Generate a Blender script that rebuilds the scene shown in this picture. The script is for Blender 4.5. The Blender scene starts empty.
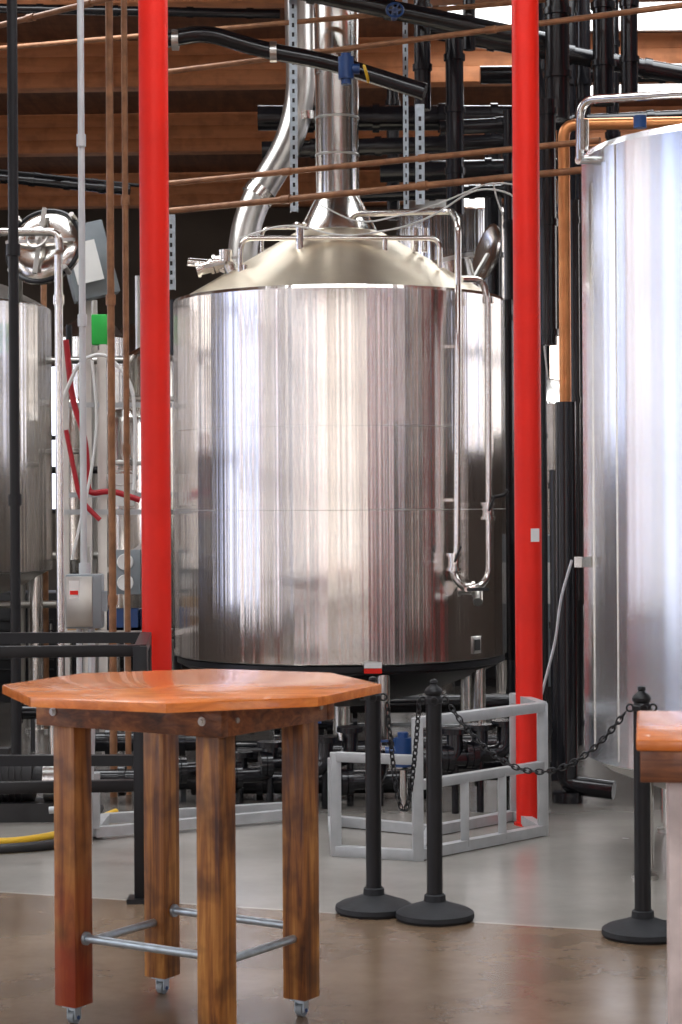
import bpy, bmesh, math, random
from mathutils import Vector, Matrix, Euler
random.seed(7)
sc = bpy.context.scene
FP = 2000.0; EYE = 1.7; ROLL = 0.006

def W(px, py, d):
    """metres from a surveyed photo bearing and a true depth d"""
    u = px-341; v = py-505
    return Vector(((u-v*ROLL)*d/FP, d, EYE-(v+u*ROLL)*d/FP))

# ------------------------------------------------------------------ materials
def newmat(name):
    m = bpy.data.materials.new(name); m.use_nodes = True
    nt = m.node_tree; b = nt.nodes['Principled BSDF']
    return m, nt, b
def N(nt, typ, **kw):
    n = nt.nodes.new(typ)
    for k, v in kw.items():
        if k in n.inputs: n.inputs[k].default_value = v
        else: setattr(n, k, v)
    return n
def simple(name, col, rough=0.5, metal=0.0, var=0.12, scale=6, bump=0.0, bscale=80, coat=0.0, spec=.5):
    m, nt, b = newmat(name)
    tc = N(nt, 'ShaderNodeTexCoord')
    no = N(nt, 'ShaderNodeTexNoise', Scale=scale, Detail=5.0)
    nt.links.new(tc.outputs['Object'], no.inputs['Vector'])
    cr = N(nt, 'ShaderNodeValToRGB')
    cr.color_ramp.elements[0].position = 0.3; cr.color_ramp.elements[1].position = 0.7
    cr.color_ramp.elements[0].color = (*[c*(1-var) for c in col], 1)
    cr.color_ramp.elements[1].color = (*[min(1, c*(1+var)) for c in col], 1)
    nt.links.new(no.outputs['Fac'], cr.inputs['Fac'])
    nt.links.new(cr.outputs['Color'], b.inputs['Base Color'])
    b.inputs['Roughness'].default_value = rough
    b.inputs['Metallic'].default_value = metal
    b.inputs['Coat Weight'].default_value = coat
    b.inputs['Specular IOR Level'].default_value = spec
    if bump > 0:
        n2 = N(nt, 'ShaderNodeTexNoise', Scale=bscale, Detail=3.0)
        nt.links.new(tc.outputs['Object'], n2.inputs['Vector'])
        bp = N(nt, 'ShaderNodeBump', Strength=bump, Distance=0.003)
        nt.links.new(n2.outputs['Fac'], bp.inputs['Height'])
        nt.links.new(bp.outputs['Normal'], b.inputs['Normal'])
    return m
def wood(name, c1, c2, c3, stretch=(22, 22, 1.6), rough=0.4, coat=0.2, blotch=.85, lo=.32, hi=.68):
    m, nt, b = newmat(name)
    tc = N(nt, 'ShaderNodeTexCoord'); mp = N(nt, 'ShaderNodeMapping')
    mp.inputs['Scale'].default_value = stretch
    nt.links.new(tc.outputs['Object'], mp.inputs['Vector'])
    no = N(nt, 'ShaderNodeTexNoise', Scale=1.6, Detail=8.0, Roughness=0.65, Distortion=0.8)
    nt.links.new(mp.outputs['Vector'], no.inputs['Vector'])
    cr = N(nt, 'ShaderNodeValToRGB'); e = cr.color_ramp.elements
    e[0].position = lo; e[0].color = (*c1, 1); e[1].position = hi; e[1].color = (*c3, 1)
    x = e.new(0.5); x.color = (*c2, 1)
    nt.links.new(no.outputs['Fac'], cr.inputs['Fac'])
    n2 = N(nt, 'ShaderNodeTexNoise', Scale=7.0, Detail=3.0)
    nt.links.new(tc.outputs['Object'], n2.inputs['Vector'])
    r2 = N(nt, 'ShaderNodeValToRGB'); r2.color_ramp.elements[0].position = .36; r2.color_ramp.elements[1].position = .55
    r2.color_ramp.elements[0].color = (.35, .3, .28, 1)
    nt.links.new(n2.outputs['Fac'], r2.inputs['Fac'])
    mx = N(nt, 'ShaderNodeMixRGB', blend_type='MULTIPLY'); mx.inputs['Fac'].default_value = blotch
    nt.links.new(cr.outputs['Color'], mx.inputs['Color1']); nt.links.new(r2.outputs['Color'], mx.inputs['Color2'])
    nt.links.new(mx.outputs['Color'], b.inputs['Base Color'])
    b.inputs['Roughness'].default_value = rough; b.inputs['Coat Weight'].default_value = coat
    bp = N(nt, 'ShaderNodeBump', Strength=0.25, Distance=0.003)
    nt.links.new(no.outputs['Fac'], bp.inputs['Height']); nt.links.new(bp.outputs['Normal'], b.inputs['Normal'])
    return m
def brushed(name, col, rough, aniso=0.85, wav=0.25, wscale=9.0, dist=.03, zs=.006, det=2.0):
    """circumferentially brushed rolled sheet: anisotropic + slight vertical-rib waviness"""
    m, nt, b = newmat(name)
    tc = N(nt, 'ShaderNodeTexCoord')
    sep = N(nt, 'ShaderNodeSeparateXYZ'); nt.links.new(tc.outputs['Object'], sep.inputs[0])
    at = N(nt, 'ShaderNodeMath', operation='ARCTAN2')
    nt.links.new(sep.outputs['Y'], at.inputs[0]); nt.links.new(sep.outputs['X'], at.inputs[1])
    mz = N(nt, 'ShaderNodeMath', operation='MULTIPLY'); mz.inputs[1].default_value = zs
    nt.links.new(sep.outputs['Z'], mz.inputs[0])
    cb = N(nt, 'ShaderNodeCombineXYZ')
    nt.links.new(at.outputs[0], cb.inputs['X']); nt.links.new(mz.outputs[0], cb.inputs['Y'])
    no = N(nt, 'ShaderNodeTexNoise', Scale=wscale, Detail=det, Roughness=.5)
    nt.links.new(cb.outputs[0], no.inputs['Vector'])
    bp = N(nt, 'ShaderNodeBump', Strength=wav, Distance=dist)
    nt.links.new(no.outputs['Fac'], bp.inputs['Height'])
    nt.links.new(bp.outputs['Normal'], b.inputs['Normal'])
    tg = N(nt, 'ShaderNodeTangent', direction_type='RADIAL', axis='Z')
    nt.links.new(tg.outputs[0], b.inputs['Tangent'])
    b.inputs['Roughness'].default_value = rough
    b.inputs['Base Color'].default_value = (*col, 1); b.inputs['Metallic'].default_value = 1
    b.inputs['Anisotropic'].default_value = aniso
    return m

STEEL = simple('stainless_steel', (.74, .71, .67), .2, 1, .05)
STEELD = simple('dull_stainless', (.54, .52, .49), .32, 1, .1)
KETTLE = brushed('brushed_kettle_steel', (.84, .80, .77), .16, 1.0, .75, 8.0, .03, .003, 3.0)
KCONE = simple('cone_steel', (.90, .80, .64), .36, 1, .05)
RTANK = brushed('brushed_tank_steel', (.82, .85, .88), .24, .7, .4, 5.0, .03)
BTANK = brushed('background_tank_steel', (.70, .68, .65), .18, .95, .8, 8.0)
RED = simple('red_paint', (.76, .016, .006), .42, 0, .08, 4, .6, 45, .0, spec=.35)
BLACK = simple('black_paint', (.010, .010, .012), .38, 0, .3, spec=.35)
RUBBER = simple('black_cast_rubber', (.012, .013, .016), .6, 0, .3, 20, .4, 150, spec=.4)
INSUL = simple('black_insulation', (.006, .006, .008), .25, 0, .2, coat=.2, spec=.4)
GREY = simple('grey_painted_steel', (.44, .45, .46), .45, .2, .1, 12)
GALV = simple('galvanised', (.45, .52, .58), .38, .7, .15, 30)
RUST = simple('rusty_conduit', (.28, .13, .06), .5, .3, .3, 14)
COPPER = simple('copper_pipe', (.62, .26, .10), .35, .8, .2, 8)
WHITE = simple('white_paint', (.78, .78, .76), .5, 0, .04)
CONDUIT = simple('pale_conduit', (.55, .58, .60), .4, .3, .08)
BLUE = simple('blue_paint', (.012, .05, .17), .35, 0, .15)
GREEN = simple('green_plastic', (.02, .42, .06), .4)
REDHOSE = simple('red_hose', (.45, .01, .02), .4)
YELLOW = simple('yellow_tape', (.75, .45, .02), .5)
TEAL = simple('panel_grey', (.22, .25, .27), .45)
DARK = simple('dark_equipment', (.022, .021, .022), .5, .2, .4)
CARD = simple('cardboard', (.42, .27, .14), .8, 0, .1)
LEG_W = wood('leg_timber', (.11, .030, .009), (.34, .125, .026), (.60, .28, .07), (16, 16, 1.0), .42, .1, .85, .36, .66)
APR_W = wood('apron_timber', (.09, .028, .012), (.24, .080, .026), (.40, .16, .05), (2.2, 16, 22), .45, .1)
TOP_W = wood('tabletop_timber', (.56, .14, .024), (.74, .205, .036), (.86, .29, .06), (1.6, 12, 12), .24, .3, .35)
PINK = simple('worn_red_white_paint', (.66, .55, .52), .5, 0, .2, 9)
BEAM = wood('glulam_beam', (.50, .185, .07), (.58, .22, .085), (.66, .27, .11), (.3, 3, 5), .6, 0, .35)
DECK = wood('roof_deck', (.12, .048, .022), (.17, .068, .031), (.23, .095, .044), (6, .5, 6), .7, 0, .3)
WALLM = simple('wall_plaster', (.13, .105, .085), .8, 0, .2, 1.2)
WALLL = simple('wall_brown', (.06, .042, .031), .8, 0, .15, 1.0)

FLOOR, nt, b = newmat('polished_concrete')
tc = N(nt, 'ShaderNodeTexCoord'); sep = N(nt, 'ShaderNodeSeparateXYZ')
nt.links.new(tc.outputs['Object'], sep.inputs[0])
ma = N(nt, 'ShaderNodeMath', operation='MULTIPLY_ADD'); ma.inputs[1].default_value = .34
nt.links.new(sep.outputs['X'], ma.inputs[0]); nt.links.new(sep.outputs['Y'], ma.inputs[2])
J = 8.32
gt = N(nt, 'ShaderNodeMath', operation='GREATER_THAN'); gt.inputs[1].default_value = J
nt.links.new(ma.outputs[0], gt.inputs[0])
n1 = N(nt, 'ShaderNodeTexNoise', Scale=1.3, Detail=8.0, Roughness=.65); nt.links.new(tc.outputs['Object'], n1.inputs['Vector'])
ra = N(nt, 'ShaderNodeValToRGB'); ra.color_ramp.elements[0].position = .3; ra.color_ramp.elements[1].position = .7
ra.color_ramp.elements[0].color = (.105, .064, .037, 1); ra.color_ramp.elements[1].color = (.25, .175, .115, 1)
rb = N(nt, 'ShaderNodeValToRGB'); rb.color_ramp.elements[0].position = .3; rb.color_ramp.elements[1].position = .7
rb.color_ramp.elements[0].color = (.24, .225, .20, 1); rb.color_ramp.elements[1].color = (.34, .32, .29, 1)
for r in (ra, rb): nt.links.new(n1.outputs['Fac'], r.inputs['Fac'])
mx = N(nt, 'ShaderNodeMixRGB'); nt.links.new(gt.outputs[0], mx.inputs['Fac'])
nt.links.new(ra.outputs[0], mx.inputs['Color1']); nt.links.new(rb.outputs[0], mx.inputs['Color2'])
sb = N(nt, 'ShaderNodeMath', operation='SUBTRACT'); sb.inputs[1].default_value = J; nt.links.new(ma.outputs[0], sb.inputs[0])
ab = N(nt, 'ShaderNodeMath', operation='ABSOLUTE'); nt.links.new(sb.outputs[0], ab.inputs[0])
lt = N(nt, 'ShaderNodeMath', operation='LESS_THAN'); lt.inputs[1].default_value = .013; nt.links.new(ab.outputs[0], lt.inputs[0])
mx2 = N(nt, 'ShaderNodeMixRGB'); mx2.inputs['Color2'].default_value = (.38, .35, .31, 1)
nt.links.new(lt.outputs[0], mx2.inputs['Fac']); nt.links.new(mx.outputs[0], mx2.inputs['Color1'])
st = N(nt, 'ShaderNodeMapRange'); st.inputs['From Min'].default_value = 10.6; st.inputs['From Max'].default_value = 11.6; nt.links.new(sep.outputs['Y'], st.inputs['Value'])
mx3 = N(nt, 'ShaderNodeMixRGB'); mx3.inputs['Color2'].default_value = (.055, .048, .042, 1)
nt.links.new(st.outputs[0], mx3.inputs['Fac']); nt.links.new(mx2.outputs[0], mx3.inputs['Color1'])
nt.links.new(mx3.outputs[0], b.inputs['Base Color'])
n2 = N(nt, 'ShaderNodeTexNoise', Scale=2.0, Detail=4.0); nt.links.new(tc.outputs['Object'], n2.inputs['Vector'])
mr = N(nt, 'ShaderNodeMapRange'); mr.inputs['To Min'].default_value = .16; mr.inputs['To Max'].default_value = .32
nt.links.new(n2.outputs['Fac'], mr.inputs['Value']); nt.links.new(mr.outputs[0], b.inputs['Roughness'])
bp = N(nt, 'ShaderNodeBump', Strength=.012, Distance=.01); nt.links.new(n1.outputs['Fac'], bp.inputs['Height'])
nt.links.new(bp.outputs['Normal'], b.inputs['Normal'])

# ------------------------------------------------------------------ mesh builder
class MB:
    def __init__(s, name, mats, parent=None, origin=(0, 0, 0)):
        s.name = name; s.mats = mats; s.bm = bmesh.new(); s.parent = parent; s.o = Vector(origin)
    def _fin(s, verts, mat):
        fs = set()
        for v in verts:
            for f in v.link_faces: fs.add(f)
        mi = s.mats.index(mat) if not isinstance(mat, int) else mat
        for f in fs: f.material_index = mi
        return fs
    def box(s, c, size, rz=0, mat=0, bev=0, R=None):
        M = Matrix.Translation(Vector(c)) @ (R.to_4x4() if R else Matrix.Rotation(rz, 4, 'Z')) @ Matrix.Diagonal((*size, 1))
        r = bmesh.ops.create_cube(s.bm, size=1, matrix=M)
        s._fin(r['verts'], mat)
        if bev > 0:
            es = list({e for v in r['verts'] for e in v.link_edges})
            q = bmesh.ops.bevel(s.bm, geom=es, offset=bev, segments=2, profile=.5, affect='EDGES')
            mi = s.mats.index(mat) if not isinstance(mat, int) else mat
            for f in q['faces']: f.material_index = mi
    def bar(s, p0, p1, w, h, mat=0, bev=0):
        p0 = Vector(p0); p1 = Vector(p1); d = p1-p0; L = d.length; x = d/L
        up = Vector((0, 0, 1)) if abs(x.z) < .9 else Vector((0, 1, 0))
        y = up.cross(x).normalized(); z = x.cross(y)
        R = Matrix((x, y, z)).transposed()
        s.box((p0+p1)/2, (L, w, h), mat=mat, bev=bev, R=R)
    def cyl(s, p0, p1, r, r2=None, mat=0, seg=24):
        p0 = Vector(p0); p1 = Vector(p1); d = p1-p0
        M = Matrix.Translation((p0+p1)/2) @ d.to_track_quat('Z', 'Y').to_matrix().to_4x4()
        q = bmesh.ops.create_cone(s.bm, cap_ends=True, segments=seg, radius1=r, radius2=r if r2 is None else r2, depth=d.length, matrix=M)
        s._fin(q['verts'], mat)
    def tube(s, pts, r, fil=0.0, mat=0, seg=12):
        pts = [Vector(p) for p in pts]; path = [pts[0]]
        for i in range(1, len(pts)-1):
            a, p, c = pts[i-1], pts[i], pts[i+1]
            u = (a-p); w = (c-p); f = min(fil, u.length*.48, w.length*.48)
            if f <= 1e-5: path.append(p); continue
            A = p+u.normalized()*f; C = p+w.normalized()*f
            for k in range(8):
                t = k/7; path.append(A*(1-t)**2+p*2*t*(1-t)+C*t*t)
        path.append(pts[-1])
        rings = []; t0 = (path[1]-path[0]).normalized()
        nrm = t0.orthogonal().normalized()
        for i, p in enumerate(path):
            if i == 0: t = t0
            elif i == len(path)-1: t = (path[i]-path[i-1]).normalized()
            else:
                t = ((path[i+1]-p).normalized()+(p-path[i-1]).normalized())
                t = t.normalized() if t.length > 1e-6 else t0
            nrm = (nrm-t*nrm.dot(t)).normalized(); bn = t.cross(nrm)
            rings.append([s.bm.verts.new(p+(nrm*math.cos(a)+bn*math.sin(a))*r) for a in [2*math.pi*k/seg for k in range(seg)]])
        for a, bb in zip(rings, rings[1:]):
            for k in range(seg): s.bm.faces.new((a[k], a[(k+1) % seg], bb[(k+1) % seg], bb[k]))
        s.bm.faces.new(rings[0][::-1]); s.bm.faces.new(rings[-1])
        s._fin([v for r_ in rings for v in r_], mat)
    def lathe(s, prof, M=None, mat=0, seg=64):
        M = M or Matrix.Identity(4)
        if not isinstance(M, Matrix): M = Matrix.Translation(Vector(M))
        rings = []
        for r, z in prof:
            if r < 1e-6: rings.append([s.bm.verts.new(M @ Vector((0, 0, z)))])
            else: rings.append([s.bm.verts.new(M @ Vector((r*math.cos(2*math.pi*k/seg), r*math.sin(2*math.pi*k/seg), z))) for k in range(seg)])
        for a, bb in zip(rings, rings[1:]):
            for k in range(seg):
                k2 = (k+1) % seg
                if len(a) == 1 and len(bb) == 1: continue
                if len(a) == 1: s.bm.faces.new((a[0], bb[k2], bb[k]))
                elif len(bb) == 1: s.bm.faces.new((a[k], a[k2], bb[0]))
                else: s.bm.faces.new((a[k], a[k2], bb[k2], bb[k]))
        s._fin([v for r_ in rings for v in r_], mat)
    def torus(s, c, R, r, Rm, mat=0, n=12, m=6, elong=1.0):
        vs = []
        for i in range(n):
            a = 2*math.pi*i/n; row = []
            for j in range(m):
                q = 2*math.pi*j/m
                p = Vector(((R+r*math.cos(q))*math.cos(a)*elong, (R+r*math.cos(q))*math.sin(a), r*math.sin(q)))
                row.append(s.bm.verts.new(Vector(c)+Rm @ p))
            vs.append(row)
        for i in range(n):
            for j in range(m):
                s.bm.faces.new((vs[i][j], vs[(i+1) % n][j], vs[(i+1) % n][(j+1) % m], vs[i][(j+1) % m]))
        s._fin([v for r_ in vs for v in r_], mat)
    def prism(s, pts, z0, z1, mat=0, bev=0):
        bot = [s.bm.verts.new((x, y, z0)) for x, y in pts]; top = [s.bm.verts.new((x, y, z1)) for x, y in pts]
        s.bm.faces.new(bot[::-1]); s.bm.faces.new(top); n = len(pts)
        for k in range(n): s.bm.faces.new((bot[k], bot[(k+1) % n], top[(k+1) % n], top[k]))
        s._fin(bot+top, mat)
        if bev:
            es = [e for v in top for e in v.link_edges if e.other_vert(v) in top]
            q = bmesh.ops.bevel(s.bm, geom=list(set(es)), offset=bev, segments=2, profile=.5, affect='EDGES')
            mi = s.mats.index(mat) if not isinstance(mat, int) else mat
            for f in q['faces']: f.material_index = mi
    def done(s, ang=35):
        bm = s.bm
        bmesh.ops.recalc_face_normals(bm, faces=bm.faces)
        for f in bm.faces: f.smooth = True
        for e in bm.edges:
            if len(e.link_faces) == 2 and e.calc_face_angle(0) > math.radians(ang): e.smooth = False
        if s.o.length > 0: bmesh.ops.translate(bm, verts=bm.verts, vec=-s.o)
        me = bpy.data.meshes.new(s.name); bm.to_mesh(me); bm.free()
        for m in s.mats: me.materials.append(m)
        ob = bpy.data.objects.new(s.name, me); sc.collection.objects.link(ob)
        ob.location = s.o
        if s.parent:
            ob.parent = s.parent; ob.location = s.o-s.parent.location
        return ob
def empty(name, loc):
    e = bpy.data.objects.new(name, None); sc.collection.objects.link(e); e.location = loc; e.empty_display_size = .2
    return e
def valve(m, p, ax, r=.03, mat=0, hmat=0):
    p = Vector(p); ax = Vector(ax).normalized()
    m.cyl(p-ax*.045, p+ax*.045, r*1.35, mat=mat, seg=16)
    for sgn in (-1, 1): m.cyl(p+ax*sgn*.045-ax*.01, p+ax*sgn*.045+ax*.01, r*1.75, mat=mat, seg=16)
    o = Vector((0, -1, 0)) if abs(ax.y) < .7 else Vector((1, 0, 0))
    m.cyl(p, p+o*r*2.6, r*.5, mat=mat, seg=10)
    m.bar(p+o*r*2.5, p+o*r*2.8+ax*.10+Vector((.04, 0, 0)), .012, .02, mat=hmat)

# ------------------------------------------------------------------ room shell
X0, X1, Y0, Y1, H = -8.5, 8.5, -9.0, 29.0, 6.0
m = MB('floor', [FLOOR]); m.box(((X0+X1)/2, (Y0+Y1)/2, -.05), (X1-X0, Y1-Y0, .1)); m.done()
def wall(name, axis, pos, a0, a1, ops, mat):
    m = MB(name, [mat]); t = .2
    def seg(u0, u1, z0, z1):
        if u1-u0 < .01 or z1-z0 < .01: return
        c = (u0+u1)/2; L = u1-u0
        if axis == 'y': m.box((c, pos, (z0+z1)/2), (L, t, z1-z0))
        else: m.box((pos, c, (z0+z1)/2), (t, L, z1-z0))
    u = a0
    for (o0, o1, z0, z1) in sorted(ops):
        seg(u, o0, 0, H); seg(o0, o1, 0, z0); seg(o0, o1, z1, H); u = o1
    seg(u, a1, 0, H); m.done()
wn = 0
def seen_or_added_window(axis, pos, op, nv, nh, facing, portal=True):
    global wn; wn += 1
    o0, o1, z0, z1 = op; m = MB('window_%d' % wn, [BLACK]); w = .07
    def bar(u0, u1, za, zb):
        c = (u0+u1)/2
        if axis == 'y': m.box((c, pos, (za+zb)/2), (u1-u0, .1, zb-za))
        else: m.box((pos, c, (za+zb)/2), (.1, u1-u0, zb-za))
    for i in range(nv+1):
        u = o0+w/2+(o1-o0-w)*i/nv; bar(u-w/2, u+w/2, z0, z1)
    for i in range(nh+1):
        z = z0+w/2+(z1-z0-w)*i/nh; bar(o0, o1, z-w/2, z+w/2)
    m.done()
    if not portal: return
    L = bpy.data.lights.new('window_portal_%d' % wn, 'AREA'); L.shape = 'RECTANGLE'
    L.size = o1-o0; L.size_y = z1-z0
    ob = bpy.data.objects.new('daylight_portal_%d' % wn, L); sc.collection.objects.link(ob)
    off = .25
    if axis == 'y': ob.location = ((o0+o1)/2, pos-off*facing, (z0+z1)/2); ob.rotation_euler = (math.radians(90*facing), 0, 0)
    else: ob.location = (pos-off*facing, (o0+o1)/2, (z0+z1)/2); ob.rotation_euler = (0, math.radians(-90*facing), 0); L.size, L.size_y = z1-z0, o1-o0
    try: L.cycles.is_portal = True
    except Exception: L.energy = 0
fo = [(-8.0, -6.8, .1, 5.4), (-6.0, -5.2, .1, 5.4), (-4.2, -2.4, .1, 5.4), (-1.3, -.4, .1, 5.4), (.7, 2.3, .1, 5.4), (3.3, 4.0, .1, 5.4), (5.4, 7.2, .1, 5.4)]  # unseen openings, split narrow to break up the kettle's bright reflection
wall('wall_front', 'y', Y0, X0, X1, fo, WALLL)
for o in fo: seen_or_added_window('y', Y0, o, 2 if o[1]-o[0] > 1.4 else 1, 3, 1)
lo = [(-7.6, -6.6, .3, 5.3), (-4.0, -3.2, .3, 5.3), (-1.4, .3, .3, 5.3), (1.6, 3.0, .3, 5.3), (4.4, 5.0, .3, 5.3), (6.2, 8.0, .3, 5.3), (9.6, 11.4, .6, 5.3), (14.4, 18.5, 2.2, 5.4), (20, 24, 2.5, 5.4)]  # unseen windows, shaped for kettle streaks and added to light the ceiling beams
wall('wall_left', 'x', X0, Y0, Y1, lo, WALLL)
for o in lo: seen_or_added_window('x', X0, o, 3 if o[1]-o[0] > 2 else 1, 3, 1)
ro = [(-6, -4.8, .3, 5.3), (-1.2, -.1, .3, 5.3), (3.6, 4.8, .3, 5.3), (8.2, 8.8, .3, 5.3), (13.8, 18.2, 2.2, 5.4), (20, 24, 2.5, 5.4)]  # out of view too: narrow for kettle streaks, high ones added to brighten beams
wall('wall_right', 'x', X1, Y0, Y1, ro, WALLL)
for o in ro: seen_or_added_window('x', X1, o, 3 if o[1]-o[0] > 2 else 1, 3, -1)
bo = [(-4.3, -2.9, 1.6, 3.8), (2.5, 3.5, 2.0, 4.3)]
wall('wall_back', 'y', Y1, X0, X1, bo, WALLM)
for o in bo: seen_or_added_window('y', Y1, o, 2, 2, -1)
sky = [(.9, 3.4, 16.0, 18.0), (2.2, 4.6, 19.0, 21.0), (-4.5, -1.5, 12, 14.2), (1.5, 3.8, 12, 14.2), (-1.7, -.3, 16.0, 16.95), (-2.5, 2.5, -4, -2.6), (-2.5, 2.5, 3.4, 5.0), (-2.5, 2.5, 8.0, 9.4)]  # leading pair visible; the rest are unseen openings added to light room and cone
m = MB('ceiling', [DECK])
ys = sorted({Y0, Y1, *[v for s_ in sky for v in s_[2:]]})
for ya, yb in zip(ys, ys[1:]):
    hs = sorted([(a, b_) for a, b_, c, d in sky if c <= ya and d >= yb]); u = X0
    for a, b_ in hs: m.box(((u+a)/2, (ya+yb)/2, H+.06), (a-u, yb-ya, .12)); u = b_
    m.box(((u+X1)/2, (ya+yb)/2, H+.06), (X1-u, yb-ya, .12))
m.done()
for i, (a, b_, c, d) in enumerate(sky):
    m = MB('skylight_%d' % (i+1), [WHITE])
    for x in (a, b_): m.box((x, (c+d)/2, H+.1), (.06, d-c, .3))
    for y in (c, d): m.box(((a+b_)/2, y, H+.1), (b_-a, .06, .3))
    m.done()
    L = bpy.data.lights.new('skylight_portal', 'AREA'); L.shape = 'RECTANGLE'; L.size = b_-a; L.size_y = d-c
    ob = bpy.data.objects.new('daylight_portal_sky_%d' % i, L); sc.collection.objects.link(ob); ob.location = ((a+b_)/2, (c+d)/2, H+.3)
    try: L.cycles.is_portal = True
    except Exception: L.energy = 0
for i, y in enumerate([-6, -2, 2, 6.5, 11.3, 15.45, 18.5, 21.9, 25.8]):
    m = MB('ceiling_beam', [BEAM]); yaw = -.04
    for k in range(3):
        m.box((0, y, 5.575+.141*k+.0705), (16.6, .24, .14), rz=yaw, bev=.005)
    m.done()

# ------------------------------------------------------------------ red columns
def column(x, y, label=False):
    m = MB('support_column', [RED, WHITE, BLACK])
    r = .0715
    m.cyl((x, y, 0), (x, y, 5.6), r, seg=40)
    m.box((x, y, 5.7), (.2, .2, .2), mat=0)
    m.cyl((x, y, 0), (x, y, .012), r+.012, mat=0, seg=40)
    m.cyl((x, y, 5.0), (x, y, 5.06), r+.008, mat=0, seg=40)
    if label:
        c = Vector((x, y, 1.535)); d = Vector((.45, -1, 0)).normalized()
        R = Matrix((Vector((-d.y, d.x, 0)), -d, Vector((0, 0, 1)))).transposed()
        m.box(c+d*(r+.001), (.05, .004, .07), mat=1, R=R)
    m.done()
column(W(156, 505, 9.7).x, 9.7)
column(W(528, 505, 10.6).x, 10.6, True)
for x, y in [(2.2, 11.75), (-4.4, 9.7), (4.3, 3.0), (-4.6, 3.0), (4.3, -4.0), (-4.6, -4.0)]: column(x, y)  # unseen; the one behind the tank is added for the kettle's red streak

# ------------------------------------------------------------------ main brew kettle
KX, KY, KR = W(340, 500, 13.5).x, 13.5, 1.115
K = empty('brew_kettle', (KX, KY, 0))
zb, zt = .70, 3.07
m = MB('shell', [KETTLE], K, (KX, KY, (zb+zt)/2))
m.lathe([(KR-.02, zb), (KR-.006, zb+.004), (KR, zb+.01), (KR, zt-.02), (KR-.006, zt), (KR-.05, zt+.006)], (KX, KY, 0), seg=160)
m.done(9)
m = MB('weld_seams', [STEELD], K, (KX, KY, 1.9))
for z, h in ((1.668, .003), (2.193, .0022)):
    m.lathe([(KR-.002, z-h), (KR+.0012, z-h*.4), (KR+.0012, z+h*.4), (KR-.002, z+h)], (KX, KY, 0), seg=160)
m.done()
m = MB('cone_roof', [KCONE, STEEL], K, (KX, KY, 3.2))
prof = [(KR-.045, zt+.002), (KR-.06, zt+.012), (.31, 3.525), (.28, 3.535), (.22, 3.54)]
m.lathe(prof, (KX, KY, 0), seg=120)
m.done(6)
m = MB('base_and_legs', [STEELD, BLACK, STEEL, RED, WHITE], K)
m.lathe([(.2, .36), (.6, .45), (.98, .6), (KR-.05, .64), (KR-.05, .70)], (KX, KY, 0), mat=1, seg=80)
m.lathe([(KR-.03, .655), (KR-.012, .66), (KR-.012, .695), (KR-.03, .70)], (KX, KY, 0), mat=1, seg=120)
for a in (-150, -112, -75, -28, 30, 90, 150):
    x = KX+(KR-.1)*math.cos(math.radians(a)); y = KY+(KR-.1)*math.sin(math.radians(a))
    m.cyl((x, y, .03), (x, y, .72), .045, mat=2, seg=20); m.cyl((x, y, 0), (x, y, .03), .09, mat=2, seg=20)
    m.cyl((x, y, .12), (x, y, .16), .055, mat=2, seg=20)
m.cyl((KX, KY, .12), (KX, KY, .4), .06, mat=2); m.tube([(KX, KY, .14), (KX, KY-.8, .14), (KX+.6, KY-1, .14)], .045, .08, 2)
p = W(373, 671, 12.36); m.box(p, (.11, .01, .03), mat=3); m.box(p+Vector((0, .0, .035)), (.11, .01, .035), mat=4)
m.done()
m = MB('nameplate', [STEELD, DARK], K)
a = math.radians(-90+51); R = Matrix.Rotation(a+math.pi/2, 3, 'Z')
c = Vector((KX+(KR+.004)*math.cos(a), KY+(KR+.004)*math.sin(a), .80)); m.box(c, (.09, .008, .11), mat=0, R=R, bev=.002)
m.box(c+R @ Vector((0, -.005, 0)), (.06, .004, .07), mat=1, R=R); m.done()
m = MB('exhaust_stack', [STEEL, STEELD], K)
sx = W(337, 100, 13.5).x
m.lathe([(.27, 3.50), (.26, 3.56), (.17, 3.74), (.155, 3.76), (.146, 3.78), (.146, 4.6), (.152, 4.605), (.152, 4.64), (.146, 4.645), (.146, 5.35), (.152, 5.355), (.152, 5.39), (.146, 5.395), (.146, 6.0)], (sx, KY, 0), seg=48)
for z in (3.78, 4.05, 4.3): m.lathe([(.146, z), (.150, z+.004), (.150, z+.012), (.146, z+.016)], (sx, KY, 0), mat=1, seg=48)
m.done(20)
m = MB('vapour_duct', [STEELD, STEEL], K)
m.tube([W(298, -40, 14.3), W(302, 125, 14.3), W(246, 215, 14.1), W(240, 285, 14.0)], .105, .42, 0, 24)
m.cyl(W(299, 58, 14.3), W(299, 52, 14.3), .116, mat=1)
m.cyl(W(262, 190, 14.15), W(256, 198, 14.14), .118, mat=1); m.cyl(W(303, 122, 14.3), W(302, 114, 14.3), .118, mat=1)
m.done()
m = MB('roof_fittings', [STEEL, STEELD, BLUE], K)
m.tube([W(240, 272, 13.0), W(241, 238, 13.0), W(440, 238, 13.0), W(440, 268, 13.0)], .017, .08)
m.tube([W(348, 240, 13.3), W(350, 214, 13.3), W(452, 211, 13.0), W(458, 222, 12.6), W(458, 290, 12.6)], .022, .08)
m.tube([W(262, 262, 13.6), W(262, 228, 13.6), W(372, 228, 13.6)], .013, .06)
for (px, py) in ((245, 265), (385, 238)): m.cyl(W(px, py+14, 13.0), W(px, py, 13.0), .018)
for px, py, d, r in [(205, 268, 13.2, .03), (222, 262, 13.2, .036)]:
    valve(m, W(px, py, d), (1, 0, .25), r, 0, 1)
m.tube([W(188, 262, 13.2), W(212, 264, 13.2), W(232, 272, 13.2), W(236, 292, 13.2)], .028, .06)
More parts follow.
